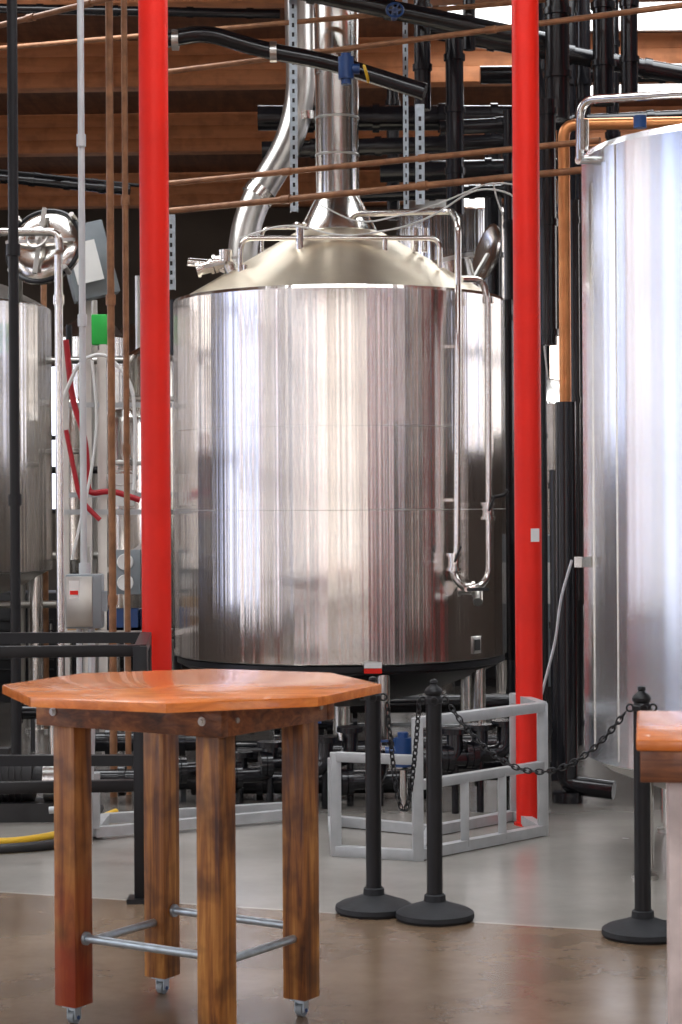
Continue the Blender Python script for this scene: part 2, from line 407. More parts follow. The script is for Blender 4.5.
m.cyl(W(226, 262, 13.1), W(226, 250, 13.1), .045); m.cyl(W(236, 282, 13.2), W(228, 262, 13.2), .05)
m.cyl(W(452, 292, 13.4), W(446, 262, 13.4), .17); m.cyl(W(447, 264, 13.4), W(446, 260, 13.4), .19, mat=1)
cc = W(488, 254, 13.7); nrm = Vector((-.95, -.3, .25)).normalized()
M = Matrix.Translation(cc) @ nrm.to_track_quat('Z', 'Y').to_matrix().to_4x4()
m.lathe([(0, -.05), (.12, -.04), (.2, 0), (.21, .02), (.19, .02), (.12, -.02), (0, -.03)], M, mat=0, seg=40)
m.bar(W(470, 285, 13.6), cc, .03, .02, 1)
for px in (415, 425): m.cyl(W(px, 252, 13.2), W(px, 228, 13.2), .022, mat=0)
m.cyl(W(300, 250, 13.0), W(300, 226, 13.0), .028); m.lathe([(0, 0), (.04, 0), (.045, .01), (.04, .02), (0, .02)], W(300, 226, 13.0), seg=24)
m.done()
m = MB('sight_pipework', [STEEL, STEELD, DARK], K)
d1 = 12.55; d2 = 12.72
m.tube([W(458, 285, 12.6), W(458, 340, d1), W(457, 555, d1), W(452, 575, d1), W(462, 588, d1), W(480, 588, 12.66), W(489, 575, d2), W(488, 300, d2), W(482, 279, d2), W(462, 279, 12.66)], .022, .10)
for py in (300, 516): 
    m.cyl(W(488, py-3, d2), W(488, py+3, d2), .036)
for py in (345, 500): m.bar(W(458, py, d1), W(458, py, d1)+Vector((.0, .22, 0)), .02, .02)
valve(m, W(488, 511, d2), (0, 0, 1), .028, 0, 2); valve(m, W(454, 562, d1), (0, 0, 1), .028, 0, 2)
valve(m, W(466, 589, 12.6), (1, 0, 0), .028, 0, 2)
m.tube([W(490, 498, d2), W(504, 495, d2), W(508, 490, d2)], .012, .02, 2)
m.cyl(W(478, 592, 12.6), W(478, 602, 12.5), .03, mat=1)
m.done()

# ------------------------------------------------------------------ right tank
TX, TY, TR = 2.165, 9.55, 1.0
T = empty('fermentation_tank', (TX, TY, 0))
m = MB('shell', [RTANK], T, (TX, TY, 1.9))
m.lathe([(TR-.02, .49), (TR, .50), (TR, 3.34), (TR-.012, 3.37), (TR-.05, 3.375)], (TX, TY, 0), seg=160); m.done(9)
m = MB('roof_and_bottom', [STEEL, STEELD], T)
m.lathe([(TR-.06, 3.36), (.8, 3.40), (.5, 3.45), (.2, 3.47), (0, 3.475)], (TX, TY, 0), seg=80)
m.lathe([(TR-.03, .50), (.9, .44), (.6, .33), (.2, .25), (0, .25)], (TX, TY, 0), mat=1, seg=80)
m.done()
m = MB('jacket_seam', [STEEL], T)
for a, w, z0_, z1_ in ((math.radians(180+25), .006, .52, 3.34), (math.radians(180+10), .03, .55, 3.2)):
    R = Matrix.Rotation(a+math.pi/2, 3, 'Z')
    m.box((TX+(TR+.002)*math.cos(a), TY+(TR+.002)*math.sin(a), (z0_+z1_)/2), (w, .006, z1_-z0_), R=R)
m.done()
m = MB('legs', [STEEL, STEELD], T)
for a in (-149, -60, 30, 121):
    x = TX+.93*math.cos(math.radians(a)); y = TY+.93*math.sin(math.radians(a))
    m.cyl((x, y, .05), (x, y, .6), .042, seg=24); m.cyl((x, y, .02), (x, y, .05), .028, seg=16); m.cyl((x, y, 0), (x, y, .018), .06, mat=1)
m.done()
m = MB('top_pipework', [STEEL, BLUE], T)
m.tube([W(580, 160, 9.3), W(580, 100, 9.3), W(700, 93, 8.9), W(800, 90, 8.9)], .02, .09)
m.tube([W(583, 150, 9.3), W(583, 120, 9.3)], .028, 0)
m.cyl(W(640, 128, 9.2), W(640, 116, 9.2), .03, mat=1); m.cyl(W(578, 160, 9.32), W(596, 160, 9.4), .02)
m.bar(W(578, 562, 9.4), W(590, 562, 9.5), .04, .05)
m.done()

# ------------------------------------------------------------------ other tanks
def bgtank(name, px, d, R, z0, z1, cone=.35, legs=4, ph=20):
    x = W(px, 505, d).x; E = empty(name, (x, d, 0))
    m = MB('shell', [BTANK], E, (x, d, (z0+z1)/2))
    m.lathe([(R-.02, z0), (R, z0+.01), (R, z1-.02), (R-.03, z1)], (x, d, 0), seg=96); m.done(9)
    m = MB('ends_and_legs', [STEELD, STEEL], E)
    m.lathe([(R-.03, z1), (R*.7, z1+cone*.5), (R*.25, z1+cone), (0, z1+cone+.02)], (x, d, 0), seg=64)
    m.lathe([(R-.03, z0), (R*.7, z0-.15), (.1, z0-.3), (0, z0-.3)], (x, d, 0), seg=64)
    for k in range(legs):
        a = math.radians(ph+360/legs*k); q = Vector((x+.88*R*math.cos(a), d+.88*R*math.sin(a), 0))
        m.cyl(q, q+Vector((0, 0, z0+.05)), .05, mat=1, seg=16); m.cyl(q, q+Vector((0, 0, .03)), .09, mat=1, seg=16)
    m.done(); return E
bgtank('conditioning_tank', -85, 15.0, 1.02, 1.22, 3.2, .3, 5, 5)
bgtank('conditioning_tank', 142, 20.5, .6, .9, 3.2)
bgtank('conditioning_tank', 92, 18.9, .34, 1.1, 3.3, .2)
bgtank('conditioning_tank', 552, 17.9, .38, .8, 2.6, .2)
bgtank('conditioning_tank', 330, 20.5, 1.1, .9, 4.1)
bgtank('conditioning_tank', 455, 17.6, .5, .9, 4.25)

# ------------------------------------------------------------------ foreground bar table
A = math.radians(-33)
ux = Vector((math.cos(A), math.sin(A), 0)); uy = Vector((-math.sin(A), math.cos(A), 0))
def table(cx, cy, name, legm, topm, aprm, redfoot, hx=.293, hy=.235, ztop=1.11, rad=.63):
    C = Vector((cx, cy, 0)); E = empty(name, (cx, cy, 0))
    RZ = A
    def L(a, b_, z): return C+ux*a+uy*b_+Vector((0, 0, z))
    th = .030
    m = MB('tabletop', [topm, aprm], E, (cx, cy, ztop))
    pts = []
    for k in range(8):
        t = math.radians(-25+22.5+45*k); pts.append((cx+.015+rad*math.cos(t), cy+rad*math.sin(t)))
    m.prism(pts, ztop-th, ztop, bev=.006)
    m.done()
    m = MB('apron', [aprm, STEELD], E, (cx, cy, 1.0))
    hxx = hx+.064; hyy = hy+.064; ah = .095; zc = ztop-th-ah/2
    for sgn in (-1, 1):
        m.box(L(0, sgn*hyy, zc), (2*hxx+.04, .037, ah), rz=RZ, bev=.003)
        m.box(L(sgn*hxx, 0, zc), (.037, 2*hyy-.04, ah), rz=RZ, bev=.003)
        for ex in (-1, 1):
            m.cyl(L(ex*(hx+.01), sgn*(hyy+.018), zc), L(ex*(hx+.01), sgn*(hyy+.022), zc), .014, mat=1, seg=16)
            m.cyl(L(ex*(hx+.01), sgn*(hyy+.022), zc), L(ex*(hx+.01), sgn*(hyy+.030), zc), .008, mat=1, seg=6)
            m.cyl(L(sgn*(hxx+.018), ex*hy, zc), L(sgn*(hxx+.024), ex*hy, zc), .009, mat=1, seg=8)
    m.box(L(0, 0, ztop-th-.017), (2*hxx-.06, .08, .03), rz=RZ)
    m.done()
    i = 0
    for ex in (-1, 1):
        for ey in (-1, 1):
            i += 1
            m = MB('leg_%d' % i, [redfoot if (ex == -1 and ey == -1 and redfoot) else legm, LEG_W], E, L(ex*hx, ey*hy, .5+i*3))
            m.box(L(ex*hx, ey*hy, (.062+ztop-th)/2), (.09, .09, ztop-th-.062), rz=RZ, bev=.005); m.done()
            m = MB('caster_%d' % i, [GALV, TEAL, BLUE], E)
            p = L(ex*hx, ey*hy, 0)
            m.box(p+Vector((0, 0, .058)), (.055, .055, .006), rz=RZ)
            m.cyl(p+Vector((0, 0, .045)), p+Vector((0, 0, .058)), .018, seg=16)
            for sg in (-1, 1): m.box(p+ux*.016*sg+Vector((0, 0, .034)), (.004, .03, .036), rz=RZ)
            m.cyl(p-ux*.011+Vector((0, .0, .021)), p+ux*.011+Vector((0, 0, .021)), .021, mat=1, seg=20)
            m.cyl(p-ux*.02+Vector((0, .0, .021)), p+ux*.02+Vector((0, 0, .021)), .007, mat=2, seg=10)
            m.done()
    m = MB('stretcher_pipes', [GALV], E)
    z = .285
    for sgn, zz in ((-1, z), (1, z+.01)):
        m.cyl(L(-hx, sgn*hy, zz), L(hx, sgn*hy, zz), .0135, seg=16)
        m.cyl(L(sgn*hx, -hy, zz-.03), L(sgn*hx, hy, zz-.03), .0135, seg=16)
        for ex in (-1, 1): m.cyl(L(ex*(hx-.05), sgn*hy, zz), L(ex*(hx-.06), sgn*hy, zz), .022, seg=16)
    m.done()
REDLEG = wood('leg_timber_painted', (.11, .030, .010), (.32, .11, .022), (.52, .22, .05), (15, 15, 1.0), .42, .1, .8, .34, .68)
nt = REDLEG.node_tree; b = nt.nodes['Principled BSDF']; src = b.inputs['Base Color'].links[0].from_socket
sp = N(nt, 'ShaderNodeSeparateXYZ'); ge = N(nt, 'ShaderNodeNewGeometry')
nt.links.new(ge.outputs['Position'], sp.inputs[0])
no = N(nt, 'ShaderNodeTexNoise', Scale=5.0); nt.links.new(ge.outputs['Position'], no.inputs['Vector'])
md = N(nt, 'ShaderNodeMath', operation='MULTIPLY_ADD'); md.inputs[1].default_value = 1.2; nt.links.new(no.outputs['Fac'], md.inputs[0]); nt.links.new(sp.outputs['Z'], md.inputs[2])
mr = N(nt, 'ShaderNodeMapRange'); mr.inputs['From Min'].default_value = .75; mr.inputs['From Max'].default_value = 1.15; mr.inputs['To Min'].default_value = .65; mr.inputs['To Max'].default_value = 0
nt.links.new(md.outputs[0], mr.inputs['Value'])
mxx = N(nt, 'ShaderNodeMixRGB'); mxx.inputs['Color2'].default_value = (.28, .018, .006, 1)
nt.links.new(mr.outputs[0], mxx.inputs['Fac']); nt.links.new(src, mxx.inputs['Color1']); nt.links.new(mxx.outputs[0], b.inputs['Base Color'])
table(-.515, 6.62, 'bar_table', LEG_W, TOP_W, APR_W, REDLEG)
def corner_table():
    o = W(636, 740, 5.0); o.z = 0; E = empty('wooden_counter', o); E.rotation_euler = (0, 0, -.15)
    x0, y0 = o.x, o.y
    m = MB('top', [TOP_W, APR_W], E, (o.x+.5, o.y+.3, 1.08))
    m.box((x0+.55, y0+.35, 1.095), (1.1, .70, .03), mat=0, bev=.006)
    m.box((x0+.55, y0+.03, 1.04), (1.08, .035, .08), mat=1, bev=.003); m.box((x0+.03, y0+.35, 1.04), (.035, .62, .08), mat=1, bev=.003)
    m.box((x0+1.06, y0+.35, 1.04), (.035, .62, .08), mat=1, bev=.003); m.box((x0+.55, y0+.67, 1.04), (1.08, .035, .08), mat=1, bev=.003)
    m.done()
    for i, (a, b_) in enumerate(((.125, .10), (.98, .10), (.125, .60), (.98, .60))):
        m = MB('leg_%d' % (i+1), [PINK], E); m.box((x0+a, y0+b_, .54), (.09, .09, 1.08), bev=.005); m.done()
corner_table()

# ------------------------------------------------------------------ stanchions and chains
def stanchion(x, y):
    m = MB('rope_stanchion', [BLACK, RUBBER])
    m.lathe([(0, 0), (.155, 0), (.162, .012), (.16, .03), (.14, .042), (.07, .065), (.045, .075), (.043, .10), (.036, .105)], (x, y, 0), mat=1, seg=48)
    m.lathe([(.0325, .09), (.0325, .885), (.037, .888), (.038, .905), (.033, .91), (.030, .918), (.036, .925), (.037, .936), (.03, .948), (.016, .958), (.013, .964), (.017, .97), (.015, .98), (0, .985)], (x, y, 0), mat=0, seg=32)
    for a in (0, math.pi/2):
        m.torus((x+.045*math.cos(a), y+.045*math.sin(a), .897), .014, .004, Matrix.Rotation(math.pi/2, 3, 'X'), 0)
        m.torus((x-.045*math.cos(a), y-.045*math.sin(a), .897), .014, .004, Matrix.Rotation(math.pi/2, 3, 'X'), 0)
    m.done(); return Vector((x, y, .885))
sa = stanchion(W(374, 912, 8.35).x, 8.35); sb_ = stanchion(W(435, 920, 8.2).x, 8.2); sc_ = stanchion(W(643, 938, 7.85).x, 7.85)
def chain(p, q, sag):
    m = MB('barrier_chain', [BLACK]); n = 400; P = []
    for i in range(n+1):
        t = i/n; P.append(p.lerp(q, t)-Vector((0, 0, sag*4*t*(1-t))))
    acc = 0; step = .026; k = 0
    for a, b_ in zip(P, P[1:]):
        acc += (b_-a).length
        if acc >= step:
            acc -= step; k += 1
            x = (b_-a).normalized(); y = Vector((0, 0, 1)).cross(x).normalized(); z = x.cross(y)
            R = Matrix((x, y, z)).transposed()
            if k % 2: R = R @ Matrix.Rotation(math.pi/2, 3, 'X')
            m.torus(b_, .0105, .0032, R, n=12, m=6, elong=1.65)
    m.done()
chain(sb_+Vector((.06, 0, 0)), sc_-Vector((.06, 0, 0)), .26)
chain(sa+Vector((.06, 0, 0)), sb_-Vector((.06, 0, 0)), .45)

# ------------------------------------------------------------------ grey steel frames
Z = Vector((0, 0, 1))
m = MB('steel_barrier_frame', [GREY])
a = W(418, 860, 9.55); a.z = 0; c = W(543, 836, 10.25); c.z = 0; l = W(336, 856, 9.7); l.z = 0
t = .05
for p, h in ((a, .68), (c, .68), (l, .50)): m.box(p+Z*h/2, (t, t, h), rz=.1, bev=.003)
m.bar(a+Z*.66, c+Z*.66, t, t, bev=.003); m.bar(a+Z*.36, c+Z*.36, t*.9, t*.9, bev=.003)
m.bar(l+Z*.48, a+Z*.48, t*.9, t*.9, bev=.003); m.bar(l+Z*.025, a+Z*.025, t, t, bev=.003)
c2 = c+Vector((-.1, .5, 0)); a2 = a+Vector((.1, .7, 0)); l2 = l+Vector((-.02, .9, 0))
for p, h in ((c2, .68), (a2, .36), (l2, .36)): m.box(p+Z*h/2, (t, t, h), bev=.003)
m.bar(c+Z*.03, c2+Z*.03, t, t); m.bar(c+Z*.66, c2+Z*.66, t, t); m.bar(a2+Z*.03, c2+Z*.03, t, t); m.bar(l2+Z*.03, a2+Z*.03, t, t)
m.bar(a+Z*.03, a2+Z*.03, t, t); m.bar(l+Z*.03, l2+Z*.03, t, t)
m.bar(a+Z*.03, c+Z*.03, t, t)
for f in (.36, .66):
    p = a.lerp(c, f); m.box(p+Z*.19, (t*.8, t*.8, .33), bev=.002)
m.done()
m = MB('equipment_skid_frame', [GREY])
p = W(95, 845, 10.2); q = W(305, 832, 10.8); p.z = q.z = .04
m.bar(p, q, .05, .05); m.bar(p+Vector((0, .45, 0)), q+Vector((0, .25, 0)), .05, .05)
for f in (0, .3, .62, 1): 
    m.bar(p.lerp(q, f), p.lerp(q, f)+Vector((0, .45-.2*f, 0)), .05, .05)
for f in (0, .62): m.bar(p.lerp(q, f)+Z*.02, p.lerp(q, f)+Z*.30, .05, .05)
m.done()

# ------------------------------------------------------------------ black guard rail, left
m = MB('guard_railing', [BLACK])
pc = W(142, 900, 8.6); pc.z = 0; pl = Vector((-2.6, 8.45, 0))
m.box(pc+Z*.55, (.06, .06, 1.10), bev=.003); m.box(pc+Z*.01, (.12, .12, .02)); m.box(pl+Z*.55, (.06, .06, 1.1), bev=.003)
for z in (1.08, .50): m.bar(pc+Z*z, pl+Z*z, .05, .05, bev=.003)
pk = Vector((pc.x-.06, 9.45, 0))
m.box(pk+Z*.55, (.05, .05, 1.1)); m.bar(pk+Z*1.08, pc+Z*1.08, .05, .05); m.bar(pk+Z*.5, pc+Z*.5, .05, .05)
m.bar(pk+Z*1.08, Vector((-3, 9.5, 1.08)), .05, .05); m.bar(pk+Z*.5, Vector((-3, 9.5, .5)), .05, .05); m.box((-3, 9.5, .55), (.05, .05, 1.1))
m.done()

# ------------------------------------------------------------------ left verticals
def vpipe(name, px, d, r, py0=-60, py1=None, mat=BLACK, fl=()):
    m = MB(name, [mat, STEELD])
    t_ = W(px, py0, d); bz = 0 if py1 is None else W(px, py1, d).z
    x = W(px, 505, d).x
    m.cyl((x, d, bz), (x, d, min(t_.z, 5.98)), r, seg=20)
    for py in fl: z = W(px, py, d).z; m.cyl((x, d, z-.03), (x, d, z+.03), r*1.35, mat=0, seg=20)
    m.done()
vpipe('drop_pipe', 15, 10.4, .027, -90, 760, BLACK, (250, 500))
vpipe('drop_pipe', 112, 11.7, .022, -200, None, RUST, (300, 600))
vpipe('drop_pipe', 127, 11.8, .018, -200, None, RUST, (200, 450))
vpipe('drop_pipe', 60, 12.5, .026, 255, None, STEEL, (300,))
m = MB('electrical_box', [CONDUIT, TEAL, WHITE, RED, STEELD])
bx = W(85, 601, 10.0)
m.box(bx, (.18, .12, .27), mat=1, bev=.008); m.box(bx+Vector((-.02, -.063, 0)), (.13, .012, .25), mat=4, bev=.003)
m.box(bx+Vector((-.045, -.071, .06)), (.05, .004, .09), mat=2); m.box(bx+Vector((-.045, -.074, .045)), (.04, .002, .02), mat=3)
m.box(bx+Vector((.1, -.03, 0)), (.03, .04, .1), mat=1)
m.cyl(bx+Vector((0, 0, .13)), bx+Vector((0, 0, .19)), .03, mat=0)
m.cyl(bx+Vector((-.005, 0, .17)), Vector((bx.x-.005, bx.y, 5.98)), .017, mat=0, seg=16)
for z in (2.6, 3.5, 4.4): m.cyl((bx.x-.005, bx.y, z), (bx.x-.005, bx.y, z+.06), .024, mat=0, seg=16)
m.tube([bx+Vector((.03, 0, -.13)), bx+Vector((.03, 0, -.7)), bx+Vector((.0, .1, -1.05)), bx+Vector((-.2, .1, -1.06))], .018, .15, 0)
m.cyl(bx+Vector((-.03, 0, -.13)), (bx.x-.03, bx.y, 0), .015, mat=0)
m.bar((bx.x, bx.y+.08, 0), (bx.x, bx.y+.08, 1.5), .04, .04, 4)
m.done()
m = MB('tank_manway_lid', [STEEL, STEELD, BLACK])
cc = W(44, 246, 13.2); nrm = Vector((-.25, -.9, .35)).normalized()
RM = nrm.to_track_quat('Z', 'Y').to_matrix(); M = Matrix.Translation(cc) @ RM.to_4x4()
m.lathe([(0, .03), (.10, .035), (.17, .05), (.225, .03), (.25, 0), (.272, 0), (.272, -.03), (.24, -.04), (.12, -.06), (0, -.07)], M, seg=48)
m.torus(cc, .262, .014, RM, 2, 40, 8)
m.bar(cc+RM @ Vector((-.24, 0, .07)), cc+RM @ Vector((.24, 0, .07)), .03, .02, 1)
m.bar(cc+RM @ Vector((0, -.24, .075)), cc+RM @ Vector((0, .24, .075)), .03, .02, 1)
m.torus(cc+RM @ Vector((0, 0, .12)), .07, .009, RM, 1, 24, 8); m.cyl(cc, cc+RM @ Vector((0, 0, .12)), .014, mat=1)
for k in range(4):
    a = .8+k*math.pi/2; m.cyl(cc+RM @ Vector((.272*math.cos(a), .272*math.sin(a), -.03)), cc+RM @ Vector((.272*math.cos(a), .272*math.sin(a), .06)), .018, mat=1, seg=10)
m.tube([W(20, 300, 13.9), W(20, 275, 13.4), cc], .02, .05, 1)
m.done()
m = MB('transfer_tube', [STEEL]); m.tube([W(0, 232, 12.5), W(58, 232, 12.5), W(60, 250, 12.5)], .026, .06, 0); m.done()
m = MB('control_cabinet', [TEAL, GREEN, WHITE, STEELD])
c = W(88, 262, 14.9); m.box(c, (.34, .2, .55), mat=0, R=Euler((0, -.25, .2)).to_matrix(), bev=.01)
m.box(W(86, 262, 14.75), (.2, .01, .3), mat=2, R=Euler((0, -.25, .2)).to_matrix())
m.bar(W(88, 280, 15.0), (W(88, 350, 15.0).x, 15.0, 0), .05, .05, 3)
m.done()
m = MB('emergency_light', [GREEN, STEELD])
m.box(W(101, 330, 14.35), (.13, .08, .22), mat=0, bev=.01); m.bar(W(100, 350, 14.42), (W(100, 350, 14.42).x, 14.42, 0), .04, .04, 1)
m.done()
m = MB('brewhouse_platform', [STEELD, GREY, DARK])
for py, d in ((405, 14), (495, 13.6), (512, 13.6), (632, 13.6)):
    p = W(60, py, d); q = W(172, py, d); m.bar(p, q, .25 if py > 500 else .04, .035, 1 if py < 600 else 0)
for px in (66, 104, 150):
    x = W(px, 505, 13.6).x; m.bar((x, 13.6, 0), (x, 13.6, 2.8), .045, .045, 0)
m.bar(W(66, 600, 13.6), W(150, 540, 13.6), .03, .03, 0)
m.done()
# gear stored on the lower shelf
def on_shelf(px, py): p = W(px, py, 13.6); p.z += .018; return p
m = MB('storage_box', [CARD, WHITE]); p = on_shelf(84, 632); m.box(p+Z*.10, (.2, .2, .2), bev=.004); m.box(p+Vector((0, -.102, .1)), (.1, .004, .06), mat=1); m.done()
m = MB('storage_crate', [BLUE]); p = on_shelf(125, 632)
m.box(p+Z*.01, (.22, .22, .02))
for sx_ in (-1, 1): m.box(p+Vector((sx_*.105, 0, .07)), (.01, .22, .14)); m.box(p+Vector((0, sx_*.105, .07)), (.22, .01, .14))
m.box(p+Z*.14, (.0, .0, .0)) if False else None
m.done()
m = MB('pressure_gauge_panel', [TEAL, WHITE, STEELD]); c = W(126, 572, 13.5); m.box(c, (.2, .08, .3), bev=.006)
for dz in (-.07, .07):
    M = Matrix.Translation(c+Vector((0, -.04, dz))) @ Vector((0, -1, 0)).to_track_quat('Z', 'Y').to_matrix().to_4x4()
    m.lathe([(.055, 0), (.055, .02), (.048, .024), (.045, .018), (0, .018)], M, mat=1, seg=24)
m.bar(c-Z*.15, (c.x, c.y, 0), .03, .03, 2); m.done()
m = MB('coiled_hose', [REDHOSE, WHITE])
m.tube([W(66, 340, 13.2), W(72, 400, 13.2), W(86, 440, 13.2), W(88, 495, 13.2), W(110, 490, 13.2), W(140, 500, 13.2)], .02, .25)
m.tube([W(66, 430, 13.1), W(80, 500, 13.1), W(100, 520, 13.1)], .016, .2)
m.tube([W(62, 400, 13.05), W(80, 360, 13.05), W(104, 352, 13.05), W(132, 380, 13.05), W(136, 430, 13.05), W(134, 490, 13.05)], .012, .3, 1)
m.tube([W(92, 360, 13.0), W(98, 420, 13.0), W(92, 470, 13.0), W(72, 560, 13.0)], .01, .3, 1)
m.done()
m = MB('plastic_bucket', [WHITE, STEELD])
p = W(97, 509, 13.6); p.z += .02; p.x = W(122, 505, 13.6).x; m.lathe([(0, 0), (.08, 0), (.1, .2), (.108, .2), (.108, .215), (.095, .215), (.085, .01), (0, .01)], p, seg=32)
m.torus(p+Z*.19, .108, .004, Matrix.Rotation(.5, 3, 'X'), 1, 24, 6)
m.done()
for px, d, z0, z1, r in ((124, 14.9, .9, 2.3, .17), (74, 15.3, 1.3, 2.4, .13), (150, 15.4, .7, 2.8, .2)):
    m = MB('cleaning_vessel', [STEEL, STEELD])
    x = W(px, 505, d).x
    m.lathe([(0, z0-.12), (r*.5, z0-.1), (r, z0), (r, z1), (r*.9, z1+.06), (r*.4, z1+.12), (0, z1+.13)], (x, d, 0), seg=40)
    m.lathe([(r, z1-.3), (r+.01, z1-.29), (r+.01, z1-.27), (r, z1-.26)], (x, d, 0), mat=1, seg=40)
    for k in range(3): q = Vector((x+r*.8*math.cos(k*2.1), d+r*.8*math.sin(k*2.1), 0)); m.cyl(q, q+Z*(z0+.05), .02, mat=0, seg=12)
    m.done(20)
m = MB('wall_pipe_rack', [STEELD, BLACK, RUST, WHITE])
for i, px in enumerate((20, 32, 45, 70, 95, 140, 150, 176)):
    x = W(px, 505, 16.5).x; m.cyl((x, 16.5, 0), (x, 16.5, 3.2+.2*(i % 3)), random.choice((.025, .04, .03)), mat=random.choice((0, 0, 1, 1, 2)), seg=14)
for z in (.5, .9, 1.3, 2.0, 2.9): m.cyl((-3.0, 16.4, z), (-1.2, 16.4, z), .03, mat=random.choice((0, 1)), seg=14)
m.done()
def cabinet(x0, x1, y, h, dp=.6):
    m = MB('chiller_cabinet', [DARK, BLACK, STEELD])
    w = x1-x0; c = Vector(((x0+x1)/2, y+dp/2, 0))
    m.box(c+Z*(h/2+.04), (w, dp, h-.08), mat=0, bev=.01); m.box(c+Z*.04, (w-.1, dp-.1, .08), mat=1)
    n = max(1, round(w/.7))
    for i in range(n):
        xc = x0+w*(i+.5)/n
        m.box((xc, y-.008, h*.55), (w/n-.06, .016, h*.75), mat=1, bev=.004)
        for k in range(6): m.box((xc, y-.022, h*.3+k*h*.09), (w/n-.16, .02, .012), mat=0, R=Euler((.5, 0, 0)).to_matrix())
        m.cyl((xc+w/n*.35, y-.02, h*.6), (xc+w/n*.35, y-.02, h*.72), .01, mat=2, seg=8)
    m.done()
cabinet(-1.5, .4, 16.9, 1.05); cabinet(-3.1, -1.75, 17.4, .95); cabinet(1.0, 1.85, 18.6, 1.1, .5)

# ------------------------------------------------------------------ floor level piping beneath kettle
def flanged(p, q, r, n=4):
    m = MB('process_pipe', [INSUL]); q = q.copy(); q.z = p.z; m.tube([p, q], r, 0, 0, 18)
    for k in range(n+1):
        c = p.lerp(q, k/n); dx = (q-p).normalized(); m.cyl(c-dx*.018, c+dx*.018, r*1.55, mat=0, seg=20)
    for k in (0, n):
        c = p.lerp(q, .08 if k == 0 else .92); m.box((c.x, c.y, c.z/2), (.03, .03, c.z))
    m.done()
for (x0, y0, x1, y1, d, r) in [(205, 782, 425, 776, 11.6, .07), (230, 752, 420, 745, 12.2, .065), (425, 770, 530, 766, 11.2, .06), (425, 745, 530, 740, 12.0, .06), (72, 742, 220, 748, 12.4, .06), (50, 780, 195, 784, 11.5, .06), (240, 795, 400, 792, 12.0, .05), (225, 722, 330, 720, 12.1, .05), (190, 735, 520, 732, 15.4, .09), (190, 705, 520, 702, 15.2, .07), (190, 760, 520, 757, 15.0, .07), (20, 712, 180, 712, 13.95, .05), (20, 805, 190, 808, 11.9, .05)]:
    flanged(W(x0, y0, d), W(x1, y1, d), r)
for i, (px, py, d) in enumerate([(455, 752, 11.0), (480, 748, 11.05), (505, 744, 11.1), (300, 754, 11.3), (240, 775, 11.25), (350, 750, 11.3), (270, 765, 11.25), (325, 760, 11.2), (380, 772, 11.3), (215, 760, 11.3)]):
    m = MB('flanged_elbow', [INSUL, BLUE, STEEL]); p = W(px, py, d)
    q = p+Vector((-.16, -.05, -.05))
    m.tube([q, p+Vector((0, 0, -.05)), p+Vector((.0, .02, .12))], .045, .09, 0, 18)
    m.cyl(q, q+Vector((-.03, -.006, 0)), .075, mat=0, seg=22); m.cyl(q+Vector((-.035, -.006, 0)), q+Vector((-.065, -.012, 0)), .075, mat=0, seg=22)
    m.cyl(p+Vector((0, .02, .10)), p+Vector((0, .02, .13)), .075, mat=0, seg=22)
    if i in (1, 3, 8): m.cyl(p+Vector((0, .02, .13)), p+Vector((0, .02, .17)), .012, mat=2, seg=10); m.bar(p+Vector((-.02, .02, .17)), p+Vector((.12, 0, .18)), .02, .012, 1)
    m.tube([p+Vector((0, 0, -.07)), Vector((p.x, p.y, 0))], .02, 0, 0, 10)
    m.done()
m = MB('blue_valve', [BLUE, STEEL])
p = W(403, 752, 11.2); m.cyl(p-Z*.08, p+Z*.08, .05, mat=0); m.cyl(p+Z*.08, p+Z*.11, .03, mat=0); m.cyl(p-Z*.1, (p.x, p.y, 0), .025, mat=1)
m.cyl(p+Vector((-.1, 0, 0)), p, .03, mat=0); m.done()
def pump(px, d):
    m = MB('transfer_pump', [BLUE, STEEL, DARK, YELLOW])
    p = W(px, 800, d); p.z = .22
    m.cyl(p+Vector((-.25, 0, 0)), p+Vector((.08, 0, 0)), .12, mat=2); m.cyl(p+Vector((.08, 0, 0)), p+Vector((.14, 0, 0)), .08, mat=2)
    m.cyl(p+Vector((.14, 0, 0)), p+Vector((.24, 0, 0)), .13, mat=1); m.tube([p+Vector((.19, 0, .1)), p+Vector((.19, 0, .4))], .03, 0, 1)
    m.box((p.x-.05, p.y, .05), (.5, .25, .1), mat=2); m.box(p+Vector((-.1, -.02, .14)), (.1, .1, .06), mat=2)
    for k in range(8): m.cyl(p+Vector((-.23+.035*k, 0, 0)), p+Vector((-.22+.035*k, 0, 0)), .13, mat=2)
    m.done()
pump(20, 10.9)
m = MB('floor_hose', [YELLOW, DARK])
m.tube([Vector((-2.0, 10.2, .02)), Vector((-1.7, 10.0, .02)), Vector((-1.45, 10.25, .02)), Vector((-1.25, 11.0, .02))], .018, .2, 0, 12)
m.tube([Vector((-2.2, 9.9, .025)), Vector((-1.8, 9.75, .025)), Vector((-1.3, 9.95, .025)), Vector((-1.35, 11.1, .025))], .024, .3, 1, 12)
m.done()

